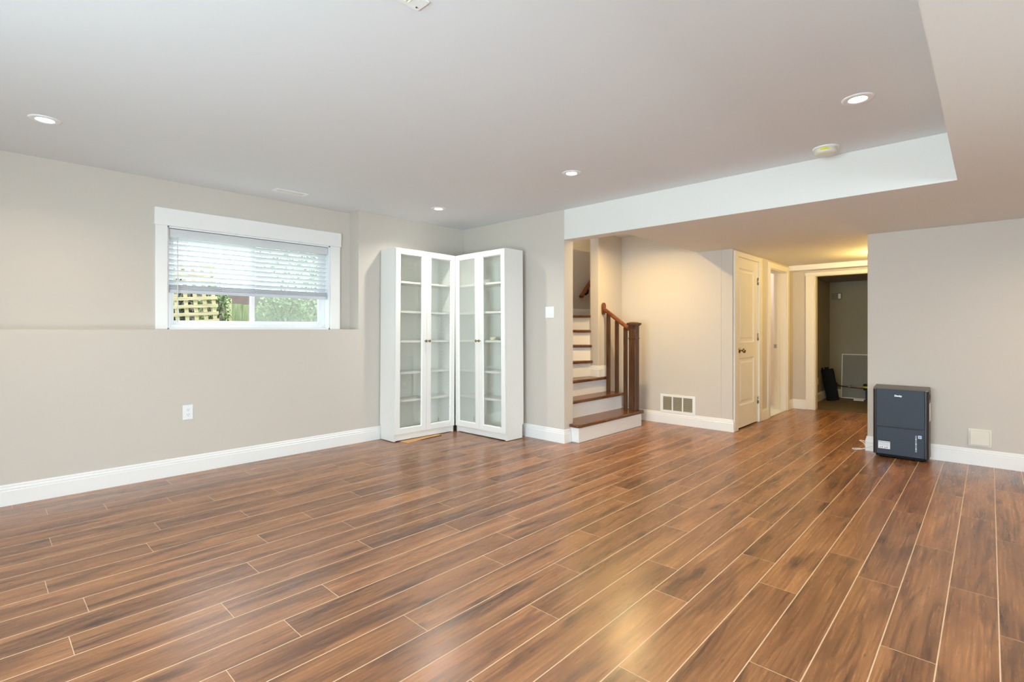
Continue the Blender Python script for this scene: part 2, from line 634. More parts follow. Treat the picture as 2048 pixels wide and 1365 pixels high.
# ------------------------------------------------------------------ walls
WX0, WX1, WZ1 = 1.093, 2.511, 2.03            # window hole
w = MB()
w.box(X0, 2.733, YA, YU + .2, 0, ZL)                        # thick lower wall with its ledge
w.box(X0, WX0, YU, YU + .2, ZL, ZTOP)
w.box(WX1, 2.733, YU, YU + .2, ZL, ZTOP)
w.box(WX0, WX1, YU, YU + .2, WZ1, ZTOP)
w.box(2.733, XB2, YA, YU + .2, 0, ZTOP)
w.box(XB2, 8.2, YA, YU + .2, 0, 2.43)
w.box(XB2, 8.2, YU, YU + .2, 2.43, ZTOP)
struct(w.build('wall_left', M['wall']))
w = MB(); w.box(XB, XB2, YB, YA, 0, ZTOP)
struct(w.build('wall_behind_bookcases', M['wall'], bevel=0.006))
w = MB()
w.box(5.40, XD + .15, 3.59, 3.72, 0, ZTOP)
w.box(XD + .15, 8.2, 3.59, 3.72, 0, ZTOP)
w.box(8.2, 8.3, 3.59, YU + .2, 0, ZTOP)
struct(w.build('wall_stair', M['wall'], bevel=0.006))
w = MB(); w.box(XD, XD + .14, YC + 0.13, 3.59, 0, ZC)
struct(w.build('wall_far', M['wall'], bevel=0.004))
DX0, DX1, DZ1 = 6.085, 6.815, 2.03             # closet door hole
EX0, EX1, EZ1 = 7.265, 8.055, 2.0              # doorway hole
w = MB()
w.box(XD, DX0, YC, YC + .13, 0, ZS)
w.box(DX0, DX1, YC, YC + .13, DZ1, ZS)
w.box(DX1, EX0, YC, YC + .13, 0, ZS)
w.box(EX0, EX1, YC, YC + .13, EZ1, ZS)
w.box(EX1, XF + .12, YC, YC + .13, 0, ZS)
struct(w.build('wall_hallway', M['wall'], bevel=0.003))
HY0, HY1, HZ1 = 0.98, 1.853, 1.955             # utility doorway hole
w = MB()
w.box(XF, XF + .12, HY1, YC + .13, 0, ZS)
w.box(XF, XF + .12, -.02, HY0, 0, ZS)
w.box(XF, XF + .12, HY0, HY1, HZ1, ZS)
struct(w.build('wall_hallway_end', M['wall']))
w = MB()
w.box(XD, XD + .12, Y0, YG, 0, ZS)
w.box(XD + .12, XF, -.02, .10, 0, ZS)
struct(w.build('wall_right', M['wall'], bevel=0.005))
w = MB()
PY_0, PY_1, PZ = -0.4, 2.2, 2.05               # assumed patio opening behind the camera, unseen
w.box(X0 - .15, X0, Y0, PY_0, 0, ZC)
w.box(X0 - .15, X0, PY_1, YU + .2, 0, ZC)
w.box(X0 - .15, X0, PY_0, PY_1, PZ, ZC)
struct(w.build('wall_rear', M['wall']))
w = MB()
VX0, VX1, VZ0, VZ1 = 0.85, 2.35, 1.0, 1.9       # added window behind the camera, lets fill light onto the window wall
w.box(X0 - .15, VX0, Y0 - .12, Y0, 0, ZC); w.box(VX1, XD + .12, Y0 - .12, Y0, 0, ZC)
w.box(VX0, VX1, Y0 - .12, Y0, 0, VZ0); w.box(VX0, VX1, Y0 - .12, Y0, VZ1, ZC)
struct(w.build('wall_camera_side', M['wall']))
# utility room shell
w = MB()
w.box(XF + .12, 10.41, 2.045, 2.165, 0, ZS)
w.box(10.29, 10.41, 0.2, 2.045, 0, ZS)
w.box(XF + .12, 10.41, 0.08, 0.2, 0, ZS)
struct(w.build('wall_utility', M['greywall']))
w = MB(); w.box(XF + .12, 10.41, 0.08, 2.165, 1.995, 2.1)
struct(w.build('ceiling_utility', M['greywall']))
# lit room behind the hallway doorway, and the closet
w = MB()
w.box(7.0, 8.6, 3.40, 3.5, 0, 2.3)
w.box(6.93, 7.0, YC + .13, 3.5, 0, 2.3)
w.box(8.5, 8.6, YC + .13, 3.5, 0, 2.3)
struct(w.build('wall_side_room', M['bathwall']))
w = MB(); w.box(6.93, 8.6, YC + .13, 3.5, 2.2, 2.3)
struct(w.build('ceiling_side_room', M['ceil']))
w = MB(); w.box(6.93, 8.6, YC + .005, 3.5, -0.05, 0.004)
struct(w.build('floor_side_room', M['ceil']))

# ------------------------------------------------------------------ ceilings
c = MB()
c.box(X0 - .15, XB, Y0 - .12, YU + .2, ZC, ZC + .1)
c.box(XB, XB2, Y0 - .12, YB, ZC, ZC + .1)
c.box(XB2, 8.6, Y0 - .12, 3.59, ZC, ZC + .1)
struct(c.build('ceiling', M['ceil']))
c = MB(); c.box(XB, 8.3, 3.5, YU + .2, ZTOP, ZTOP + .1)
struct(c.build('ceiling_stairwell', M['ceil']))
c = MB()
c.prism([(X0 - .15, Y0), (8.6, Y0), (8.6, YC + .1), (XD + .05, YC + .1), (XD + .05, YV), (XB2, YV), (XB2, YB), (XB, YB), (XB, YSOF), (X0 - .15, YSOF)], ZS, ZC)
struct(c.build('ceiling_dropped', M['soffit'], bevel=0.003))
c = MB(); c.box(8.163, XF, .10, YC, 2.026, ZS)
struct(c.build('ceiling_bulkhead', M['trim']))

# ------------------------------------------------------------------ baseboards
PROF = [(0, 0), (0.016, 0), (0.016, 0.097), (0.0125, 0.101), (0.0135, 0.112), (0.0115, 0.117), (0.0075, 0.121), (0.0085, 0.130), (0.005, 0.139), (0, 0.139)]


def bboard(name, path, z=0.0, mt='trim'):
    b = MB().sweep(path, PROF, z)
    return struct(b.build(name, M[mt]))


bboard('baseboard_left', [(XB, YA), (X0, YA)])
bboard('baseboard_behind_bookcases', [(XB2 - .055, YB), (XB, YB), (XB, YA)])
bboard('baseboard_far', [(5.962, YC), (XD, YC), (XD, 3.59), (5.58, 3.59)])
bboard('baseboard_hallway', [(7.165, YC), (6.945, YC)])
bboard('baseboard_hallway_end', [(XF, 1.962), (XF, YC), (8.14, YC)])
bboard('baseboard_right', [(XD, Y0), (XD, YG), (XD + .12, YG), (XD + .12, .3)])
bboard('baseboard_landing', [(8.0, YA), (XB2, YA), (XB2, 4.2)], 1.36)
bboard('baseboard_stair', [(5.56, 3.59), (5.40, 3.59), (5.40, 3.716)], 0.575)
bboard('baseboard_utility', [(10.29, 0.9), (10.29, 2.045), (8.5, 2.045)])

# ------------------------------------------------------------------ window 1
win = thing('window_1', (1.80, YU, ZL))
struct(win)
b = MB()
yc0, yc1 = YU - .02, YU
b.box(1.007, WX0, yc0, yc1, ZL, 2.03)
b.box(WX1, 2.615, yc0, yc1, ZL, 2.03)
b.box(1.001, 2.626, yc0 - .006, yc1, 2.03, 2.172)
part(b, 'window_casing', 'trim', win, 0.003)
b = MB()
b.box(WX0 - .001, WX0 + .012, YU, YU + .2, ZL, WZ1)
b.box(WX1 - .012, WX1 + .001, YU, YU + .2, ZL, WZ1)
b.box(WX0, WX1, YU, YU + .2, WZ1 - .012, WZ1 + .001)
b.box(WX0, WX1, YU, YU + .2, ZL, ZL + .012)
part(b, 'window_jamb', 'vinyl', win)
yf0, yf1 = 5.035, 5.105
b = MB()
fx0, fx1, fz0, fz1 = WX0 + .012, WX1 - .012, ZL + .012, WZ1 - .012
b.box(fx0, fx0 + .03, yf0, yf1, fz0, fz1)
b.box(fx1 - .03, fx1, yf0, yf1, fz0, fz1)
b.box(fx0 + .03, fx1 - .03, yf0, yf1, fz0, fz0 + .03)
b.box(fx0 + .03, fx1 - .03, yf0, yf1, fz1 - .03, fz1)
part(b, 'window_frame', 'vinyl', win, 0.003)


def sash(x0, x1, y0, y1, glassmat):
    s_ = MB()
    t = 0.034
    z0, z1 = fz0 + .03, fz1 - .03
    s_.box(x0, x0 + t, y0, y1, z0, z1); s_.box(x1 - t, x1, y0, y1, z0, z1)
    s_.box(x0 + t, x1 - t, y0, y1, z0, z0 + t); s_.box(x0 + t, x1 - t, y0, y1, z1 - t, z1)
    so = part(s_, 'sash', 'vinyl', win, 0.003)
    g_ = MB()
    ym = (y0 + y1) / 2
    g_.box(x0 + t, x1 - t, ym - .003, ym + .003, z0 + t, z1 - t)
    part(g_, 'glass_pane', glassmat, so)
    return so


XM = 1.80
sash(fx0 + .03, XM + .02, 5.073, 5.101, 'wglass')
sash(XM - .02, fx1 - .03, 5.040, 5.068, 'screen')
b = MB(); b.box(XM - .012, XM + .012, 5.030, 5.040, 1.26, 1.275)
part(b, 'sash_latch', 'vinyl', win)

# unseen patio door behind the camera, assumed for the daylight
pd = thing('patio_door_assumed', (X0, 0.9, 0)); struct(pd)
b = MB()
for ya, yb in ((PY_0, PY_0 + .07), (PY_1 - .07, PY_1), (0.85, 0.95)):
    b.box(X0 - .1, X0 - .03, ya, yb, 0.03, PZ - .05)
b.box(X0 - .1, X0 - .03, PY_0, PY_1, 0, 0.06); b.box(X0 - .1, X0 - .03, PY_0, PY_1, PZ - .06, PZ)
part(b, 'door_frame', 'vinyl', pd)
for ya, yb in ((PY_0 + .07, 0.85), (0.95, PY_1 - .07)):
    b = MB(); b.box(X0 - .07, X0 - .064, ya, yb, 0.06, PZ - .06)
    part(b, 'glass_pane', 'wglass', pd)

w2 = thing('window_added', (1.6, Y0, VZ0)); struct(w2)  # unseen window, put in to light the window wall
b = MB()
b.box(VX0, VX0 + .05, Y0 - .1, Y0 - .02, VZ0, VZ1); b.box(VX1 - .05, VX1, Y0 - .1, Y0 - .02, VZ0, VZ1)
b.box(VX0, VX1, Y0 - .1, Y0 - .02, VZ0, VZ0 + .05); b.box(VX0, VX1, Y0 - .1, Y0 - .02, VZ1 - .05, VZ1); b.box(1.575, 1.625, Y0 - .1, Y0 - .02, VZ0, VZ1)
part(b, 'window_frame', 'vinyl', w2)
part(MB().box(VX0 + .05, VX1 - .05, Y0 - .06, Y0 - .054, VZ0 + .05, VZ1 - .05), 'glass_pane', 'wglass', w2)

# ------------------------------------------------------------------ window blind
bl = thing('window_blind', (1.80, 4.99, 2.02), 'white horizontal slat blind half raised over the window', 'blind')
bx0, bx1 = WX0 + .018, WX1 - .018
b = MB(); b.box(bx0, bx1, 4.957, 4.972, 1.942, 2.012); b.box(bx0, bx1, 4.972, 5.02, 1.965, 2.012)
part(b, 'valance', 'blind', bl, 0.002)
b = MB()
NS = 9
zt, zb = 1.925, 1.575
for i in range(NS):
    zc = zt + (zb - zt) * i / (NS - 1)
    R = Matrix.Translation((0, 4.997, zc)) @ Matrix.Rotation(math.radians(-32), 4, 'X')
    # gently crowned slat: two joined strips
    for (ya, yb, dz0, dz1) in ((-.025, 0, 0, .003), (0, .025, .003, 0)):
        pts = [(bx0 + .004, ya, dz0), (bx1 - .004, ya, dz0), (bx1 - .004, yb, dz1), (bx0 + .004, yb, dz1)]
        lo = [R @ Vector((x, y, z - .0012)) for x, y, z in pts]
        hi = [R @ Vector((x, y, z + .0012)) for x, y, z in pts]
        b.quad(hi); b.quad(lo[::-1])
        for q in range(4):
            k2 = (q + 1) % 4
            b.quad([lo[q], lo[k2], hi[k2], hi[q]])
part(b, 'slats', 'blind', bl)
b = MB()
for i in range(5):
    b.box(bx0 + .004, bx1 - .004, 4.972, 5.022, 1.512 + i * .0085, 1.5165 + i * .0085)
part(b, 'stacked_slats', 'blindrail', bl)
b = MB(); b.box(bx0 + .002, bx1 - .002, 4.970, 5.024, 1.482, 1.510)
part(b, 'bottom_rail', 'blindrail', bl, 0.004)
for xx in (1.245, 1.52, 1.80, 2.08, 2.36):
    b = MB()
    for yy in (4.9705, 5.0235):
        b.box(xx - .001, xx + .001, yy - .0008, yy + .0008, 1.505, 1.965)
    b.box(xx - .001, xx + .001, 4.9705, 5.0235, 1.506, 1.507)
    part(b, 'ladder_cord', 'cord', bl)
b = MB(); b.tube([(1.168, 4.952, 1.948), (1.168, 4.950, 1.7), (1.168, 4.950, 1.235)], .0045, 8)
part(b, 'tilt_wand', 'cord', bl)

# ------------------------------------------------------------------ bookcases
CW, CD, CH = 0.80, 0.262, 2.022
SHZ = (0.42, 0.715, 1.05, 1.365, 1.68)


def bookcase(loc, rotz, lean, label, painted_refl):
    """local frame: x along the width, -y is the front, origin at the inner back bottom corner side"""
    r = thing('glass_door_bookcase', (0, 0, 0), label, 'bookcase', 'glass door bookcases in the corner')
    t = 0.02
    b = MB()

    def side(x0):
        m = MB()
        poly = [(0, .155), (0, CH), (-CD, CH), (-CD, 0), (-.022, 0), (-.022, .135)]
        i0 = [(x0, y, z) for y, z in poly]
        i1 = [(x0 + t, y, z) for y, z in poly]
        n = len(poly)
        m.quad(i0); m.quad(i1[::-1])
        for k in range(n):
            q = (k + 1) % n
            m.quad([i0[k], i1[k], i1[q], i0[q]])
        return m
    part(side(0), 'side_panel', 'cab', r)
    m = side(CW - t)
    for yy in (-CD + .05, -.06):
        for k in range(40):
            zz = .2 + k * .042
            m.box(CW - t - .0012, CW - t + .001, yy - .0025, yy + .0025, zz - .0025, zz + .0025, 1)
    part(m, 'side_panel', ['cab', 'slot'], r)
    part(MB().box(t, CW - t, -CD, 0, CH - t, CH), 'top_panel', 'cab', r)
    part(MB().box(t, CW - t, -.008, -.002, .07, CH - t), 'back_panel', 'cabin', r)
    part(MB().box(t, CW - t, -CD + .002, -.01, .07, .09), 'bottom_panel', 'cabin', r)
    part(MB().box(t, CW - t, -CD + .004, -CD + .02, .006, .07), 'plinth', 'cab', r)
    for z in SHZ:
        part(MB().box(t + .001, CW - t - .001, -CD + .024, -.01, z - .022, z), 'shelf', 'cab', r, 0.002)
    dz0, dz1 = .072, CH - .004
    half = CW / 2
    for di, (x0, x1) in enumerate(((.002, half - .0015), (half + .0015, CW - .002))):
        st = .058
        y0, y1 = -CD - .021, -CD - .002
        m = MB()
        m.box(x0, x0 + st, y0, y1, dz0, dz1); m.box(x1 - st, x1, y0, y1, dz0, dz1)
        m.box(x0 + st, x1 - st, y0, y1, dz0, dz0 + st); m.box(x0 + st, x1 - st, y0, y1, dz1 - st, dz1)
        dr = part(m, 'door', 'cab', r, 0.002)
        m = MB()      # sloping glass bead
        gx0, gx1, gz0, gz1 = x0 + st, x1 - st, dz0 + st, dz1 - st
        bd = .008
        for (a, bq) in (((gx0, gz0), (gx1, gz0)), ((gx1, gz0), (gx1, gz1)), ((gx1, gz1), (gx0, gz1)), ((gx0, gz1), (gx0, gz0))):
            def ins(p):
                return (p[0] + (bd if p[0] == gx0 else -bd), p[1] + (bd if p[1] == gz0 else -bd))
            ia, ib = ins(a), ins(bq)
            m.quad([(a[0], y0 + .002, a[1]), (bq[0], y0 + .002, bq[1]), (ib[0], y0 + .012, ib[1]), (ia[0], y0 + .012, ia[1])])
        part(m, 'glass_bead', 'cab', dr)
        m = MB(); m.box(gx0, gx1, y0 + .012, y0 + .016, gz0, gz1)
        go = part(m, 'glass_pane', 'reflglass' if (painted_refl and di == 0) else 'glass', dr)
        if painted_refl and di == 0:
            go['label'] = 'glass pane with painted reflection'
        xk = x1 - .022 if di == 0 else x0 + .022
        K = Matrix.Translation((xk, y0, 1.045)) @ Matrix.Rotation(PI / 2, 4, 'X')
        m = MB().lathe([(.007, 0), (.0055, .004), (.0045, .010), (.009, .014), (.0135, .019), (.0145, .024), (.011, .029), (.004, .031)], 20, K)
        part(m, 'knob', 'brass', dr)
        for zh in (.30, 1.08, 1.63) if di == 1 else ():
            m = MB().box(CW - t - .012, CW - t, -CD + .004, -CD + .03, zh - .018, zh + .018)
            part(m, 'hinge', 'slot', r)
    r.location = loc
    r.rotation_euler = (0, lean, rotz)
    return r


# left unit along the window wall: its right end stays on the floor, the left end is shimmed
bookcase((2.978, 4.752, 0.0057), 0.0, 0.007, 'white bookcase with two glass doors against the window wall, cardboard under its front', False)
bookcase((4.078, 4.472, 0.0), -PI / 2, -0.007, 'white bookcase with reflection painted on left glass pane, its back to the light switch wall', True)

cut = [(3.05, 4.4875), (3.05, 4.47), (3.065, 4.354), (3.236, 4.389), (3.26, 4.385), (3.377, 4.401), (3.45, 4.399), (3.536, 4.404), (3.566, 4.4875)]
cb = MB().prism(cut, 0.0005, 0.0045, 0)
cbo = cb.build('cardboard_shim', [M['card']])
tag(cbo, 'torn strip of brown cardboard on the floor under the left bookcase', 'cardboard')
b = MB().prism([(3.24, 4.388), (3.26, 4.384), (3.377, 4.400), (3.45, 4.398), (3.536, 4.403), (3.55, 4.425), (3.50, 4.416), (3.44, 4.412), (3.38, 4.408), (3.30, 4.397)], 0.001, 0.0052)
e_ = b.build('torn_edge', M['cardedge'], cbo, org=(0, 0, 0))
e_['label'] = 'dark torn edge'

# roll left on a shelf of the right bookcase
K = Matrix.Translation((3.925, 3.985, 1.0548))
b = MB().lathe([(.034, .0), (.036, .004), (.036, .030), (.034, .034), (.022, .034), (.022, .0)], 28, K, cap0=False, cap1=False)
tr_ = b.build('tape_roll', mat('pale_yellow_tape', srgb(222, 218, 184), 0.4))
tag(tr_, 'pale yellow roll on the middle shelf of the right bookcase', 'roll')

# ------------------------------------------------------------------ staircase
Z = [0, .19, .385, .575, .778, .978, 1.168, 1.36]
st = thing('staircase', (4.9, 3.1, 0), 'brown stained treads and cream risers of the winding staircase through the opening', 'staircase')
TT = .034
t1 = [(4.245, 3.075), (4.275, 3.055), (5.575, 3.055), (5.60, 3.08), (5.60, 3.385), (4.322, 3.385), (4.322, 3.188), (4.245, 3.188)]
part(MB().prism(t1, Z[1] - TT, Z[1]), 'tread', 'tread', st, .010, 3)
part(MB().prism([(4.322, 3.325), (5.585, 3.325), (5.585, 3.58), (4.322, 3.58)], Z[2] - TT, Z[2]), 'tread', 'tread', st, .010, 3)
P = (5.415, 3.705)
ang = {4: 12, 5: 36, 6: 60, 7: 84}


def edge_pt(k, off=0.0):
    a = math.radians(ang[k])
    dx, dy = -math.cos(a), math.sin(a)
    px, py = P[0] + (-dy) * 0 + off * (-dy) * 1, P[1] + off * dx
    # outward offset points down the stairs (towards smaller angle)
    ts = []
    if dx < 0: ts.append((4.322 - px) / dx)
    if dy > 0: ts.append((YA - .018 - py) / dy)
    t = min(ts)
    return (px, py), (px + dx * t, py + dy * t)


def beyond(k, off):
    s0, s1 = edge_pt(k, off)
    poly = [s0, s1]
    if s1[0] < 4.33:
        poly.append((4.322, YA - .018))
    if k < 7:
        poly.append((5.396, YA - .018)); poly.append((5.396, 3.73))
    else:
        poly += [(7.0, YA - .018), (7.0, 3.724), (5.42, 3.724)]
    return poly


e4 = edge_pt(4, 0)
part(MB().prism([(4.322, 3.53), (5.572, 3.53), (5.572, 3.586), (5.396, 3.586), (5.396, 3.70), e4[1]], Z[3] - TT, Z[3]), 'tread', 'tread', st, .010, 3)
for k in (4, 5, 6, 7):
    part(MB().prism(beyond(k, .028 if k > 4 else .03), Z[k] - TT, Z[k]), 'tread', 'tread', st, .010, 3)
# risers
part(MB().box(4.275, 5.565, 3.085, 3.105, 0.002, Z[1] - TT).box(4.275, 4.295, 3.105, 3.188, 0.002, Z[1] - TT), 'riser', 'trim', st)
part(MB().box(4.322, 5.56, 3.355, 3.373, Z[1], Z[2] - TT), 'riser', 'trim', st)
part(MB().box(4.322, 5.55, 3.56, 3.578, Z[2], Z[3] - TT), 'riser', 'trim', st)
for k in (4, 5, 6, 7):
    s0, s1 = edge_pt(k, 0)
    a = math.radians(ang[k])
    nx, ny = math.sin(a) * .018, math.cos(a) * .018
    part(MB().prism([s0, s1, (s1[0] + nx, s1[1] + ny), (s0[0] + nx, s0[1] + ny)], Z[k - 1], Z[k] - TT), 'riser', 'trim', st)
part(MB().box(5.545, 5.563, 3.106, 3.588, 0.002, Z[1] - TT).box(5.545, 5.563, 3.374, 3.588, Z[1], Z[2] - TT), 'stringer', 'trim', st)

XR = 5.50
ra = thing('stair_railing', (XR, 3.149, Z[1]), 'dark wood stair railing with square newel post and three balusters', 'railing')
nb = .046
ny0 = 3.149
b = MB().box(XR - nb, XR + nb, ny0 - nb, ny0 + nb, Z[1], 1.235)
nw = part(b, 'newel_post', 'woodv', ra, .004)
b = MB().box(XR - .052, XR + .052, ny0 - .052, ny0 + .052, 1.058, 1.070)
part(b, 'collar', 'woodv', nw, .004)
b = MB().box(XR - .054, XR + .054, ny0 - .054, ny0 + .054, 1.216, 1.228).box(XR - .064, XR + .064, ny0 - .064, ny0 + .064, 1.228, 1.250)
i = len(b.v)
q = .064
b.quad([(XR - q, ny0 - q, 1.250), (XR + q, ny0 - q, 1.250), (XR + .03, ny0 - .03, 1.263), (XR - .03, ny0 - .03, 1.263)])
b.quad([(XR + q, ny0 - q, 1.250), (XR + q, ny0 + q, 1.250), (XR + .03, ny0 + .03, 1.263), (XR + .03, ny0 - .03, 1.263)])
b.quad([(XR + q, ny0 + q, 1.250), (XR - q, ny0 + q, 1.250), (XR - .03, ny0 + .03, 1.263), (XR + .03, ny0 + .03, 1.263)])
b.quad([(XR - q, ny0 + q, 1.250), (XR - q, ny0 - q, 1.250), (XR - .03, ny0 - .03, 1.263), (XR - .03, ny0 + .03, 1.263)])
b.quad([(XR - .03, ny0 - .03, 1.263), (XR + .03, ny0 - .03, 1.263), (XR + .03, ny0 + .03, 1.263), (XR - .03, ny0 + .03, 1.263)])
part(b, 'post_cap', 'woodv', nw)
K = Matrix.Translation((XR + .018, ny0 - nb, 1.15)) @ Matrix.Rotation(PI / 2, 4, 'X')
part(MB().lathe([(.006, -.002), (.006, .001)], 14, K), 'bolt_plug', 'ink', nw)


def rail_z(y):
    return 1.165 + (y - 3.19) * 0.70


for (yy, zb_) in ((3.51, Z[2]), (3.387, Z[2]), (3.264, Z[1])):
    b = MB().box(XR - .019, XR + .019, yy - .019, yy + .019, zb_, rail_z(yy) - .02)
    part(b, 'baluster', 'woodv', ra)
prof = [(-.030, -.022), (.030, -.022), (.033, -.006), (.028, .012), (.014, .024), (-.014, .024), (-.028, .012), (-.033, -.006)]
b = MB()
r0 = [(XR + u, 3.193, rail_z(3.193) + v) for u, v in prof]
r1 = [(XR + u, 3.585, rail_z(3.585) + v) for u, v in prof]
b.quad(r0[::-1]); b.quad(r1)
for k in range(8):
    qn = (k + 1) % 8
    b.quad([r0[k], r0[qn], r1[qn], r1[k]])
part(b, 'handrail', 'woody', ra)
b = MB()
zc = rail_z(3.578)
pl = [(.040 * math.cos(t) , (.038 if math.sin(t) > 0 else -.038) + .040 * math.sin(t)) for t in [2 * PI * k / 24 + .01 for k in range(24)]]
r0 = [(XR + u, 3.572, zc + v) for u, v in pl]
r1 = [(XR + u, 3.589, zc + v) for u, v in pl]
b.quad(r0[::-1]); b.quad(r1)
for k in range(24):
    qn = (k + 1) % 24
    b.quad([r0[k], r0[qn], r1[qn], r1[k]])
part(b, 'wall_rosette', 'woody', ra, .003)

hr = thing('wall_handrail', (6.55, 4.7, 1.6), 'brown wooden handrail rising on the dark wall above the upper stairs', 'handrail')
b = MB()
h0, h1 = Vector((6.555, 4.69, 1.69)), Vector((7.45, 4.69, 2.55))
d = (h1 - h0).normalized(); u = Vector((0, 1, 0)); v = d.cross(u)
r0 = [tuple(h0 + u * a + v * c_) for a, c_ in prof]; r1 = [tuple(h1 + u * a + v * c_) for a, c_ in prof]
b.quad(r0[::-1]); b.quad(r1)
for k in range(8):
    qn = (k + 1) % 8
    b.quad([r0[k], r0[qn], r1[qn], r1[k]])
part(b, 'rail', wood_mat('stained_oak_wall_rail', srgb(70, 34, 18), srgb(110, 58, 30), srgb(138, 78, 42), 'x', .22), hr)
b = MB().tube([(6.79, 4.764, 1.755), (6.78, 4.72, 1.755), (6.75, 4.69, 1.80), (6.745, 4.69, 1.86)], .016, 10).lathe([(.032, 0), (.032, .008)], 18, Matrix.Translation((6.79, 4.764, 1.755)) @ Matrix.Rotation(PI / 2, 4, 'X'))
part(b, 'bracket', 'ink', hr)

# ------------------------------------------------------------------ door 1 (closet) and casings
d1 = thing('door_1', (DX0, YC, 0)); struct(d1)
lx0, lx1, lz0, lz1 = DX0 + .012, DX1 - .012, .014, 2.018
y0, y1 = YC + .002, YC + .037
b = MB()
sl = .10
px0, px1 = lx0 + .075, lx1 - .145
px0, px1 = 6.165, 6.675
pa = (.27, .835)
pb = (1.015, 1.90)
b.box(lx0, px0, y0, y1, lz0, lz1); b.box(px1, lx1, y0, y1, lz0, lz1)
b.box(px0, px1, y0, y1, lz0, pa[0]); b.box(px0, px1, y0, y1, pa[1], pb[0]); b.box(px0, px1, y0, y1, pb[1], lz1)
lf = part(b, 'door_leaf', 'doorpaint', d1)
for (za, zb_) in (pa, pb):
    b = MB()
    R = [(px0, za), (px1, za), (px1, zb_), (px0, zb_)]

    def ins(p, q_):
        return (p[0] + (q_ if p[0] == px0 else -q_), p[1] + (q_ if p[1] == za else -q_))
    loops = [(0.0, y0), (.018, y0 + .013), (.045, y0 + .013), (.062, y0 + .004)]
    for (a0, ya_), (a1, yb_) in zip(loops, loops[1:]):
        for k in range(4):
            p0, p1_ = R[k], R[(k + 1) % 4]
            A0, A1, B0, B1 = ins(p0, a0), ins(p1_, a0), ins(p0, a1), ins(p1_, a1)
            b.quad([(A0[0], ya_, A0[1]), (A1[0], ya_, A1[1]), (B1[0], yb_, B1[1]), (B0[0], yb_, B0[1])])
    I = [ins(p, .062) for p in R]
    b.quad([(p[0], y0 + .004, p[1]) for p in I])
    b.box(px0, px1, y0 + .018, y1, za, zb_)
    part(b, 'raised_panel', 'doorpaint', lf)
K = Matrix.Translation((6.165, y0, .925)) @ Matrix.Rotation(PI / 2, 4, 'X')
part(MB().lathe([(.031, 0), (.031, .005), (.024, .010), (.010, .013), (.009, .030), (.014, .036), (.026, .046), (.029, .056), (.024, .066), (.010, .070)], 26, K), 'knob', 'brass', lf)
for zh in (.28, 1.08, 1.78):
    part(MB().lathe([(.006, -.045), (.006, .045)], 12, Matrix.Translation((lx1 + .006, YC - .004, zh))).box(lx1 - .022, lx1 + .012, YC - .001, YC + .003, zh - .044, zh + .044), 'hinge', 'chrome', d1)


def casing(name, x0, x1, z1, wl, wr, ztop):
    b_ = MB()
    yq0, yq1 = YC - .018, YC
    b_.box(x0 - wl, x0, yq0, yq1, 0.001, ztop)
    b_.box(x1, x1 + wr, yq0, yq1, 0.001, ztop)
    b_.box(x0, x1, yq0, yq1, z1, ztop)
    # jamb lining
    b_.box(x0 - .001, x0 + .011, yq1, YC + .17, 0.001, z1)
    b_.box(x1 - .011, x1 + .001, yq1, YC + .17, 0.001, z1)
    b_.box(x0, x1, yq1, YC + .17, z1 - .011, z1 + .001)
    return struct(b_.build(name, M['doorpaint'], bevel=.003))


casing('trim_1', DX0, DX1, 2.022, .118, .118, ZS - .018)
casing('trim_2', EX0, EX1, EZ1 - .005, .092, .078, ZS - .03)
b = MB().box(DX0, DX1, YC + .05, YC + .13, 0, DZ1)
struct(b.build('wall_closet_backing', M['dark']))
# doorway: stop strip, strike plate, door swung into the side room
d2 = thing('door_2', (EX0, YC + .13, 0)); struct(d2)
b = MB().box(EX0 + .012, EX0 + .05, YC + .175, YC + .90, .012, 1.98)
lf2 = part(b, 'door_leaf', 'doorpaint', d2)
part(MB().box(EX0 + .05, EX0 + .054, YC + .18, YC + .215, 1.70, 1.80), 'hinge', 'slot', d2)
part(MB().box(EX1 - .024, EX1 - .012, YC + .085, YC + .12, .002, 1.985), 'door_stop', 'doorpaint', d2)
part(MB().box(EX1 - .0135, EX1 - .0105, YC + .128, YC + .166, .90, .955).box(EX1 - .0155, EX1 - .0130, YC + .139, YC + .155, .912, .943), 'strike_plate', 'chrome', d2)
# utility doorway casing
b = MB()
xq = XF - .018
b.box(xq, XF, HY1, HY1 + .112, 0.001, 1.955)
b.box(xq - .004, XF, HY0 - .11, HY1 + .122, 1.955, 1.998)
b.box(xq, XF, HY0 - .11, HY0, 0.001, 1.955)
b.box(XF, XF + .12, HY1 - .011, HY1 + .001, 0.001, 1.955)
b.box(XF, XF + .12, HY0 - .001, HY0 + .011, 0.001, 1.955)
b.box(XF, XF + .12, HY0, HY1, 1.944, 1.956)
struct(b.build('trim_3', M['doorpaint'], bevel=.003))
b = MB().box(8.47, 8.50, HY0, HY1, -.001, .004)
struct(b.build('trim_4', M['tread']))

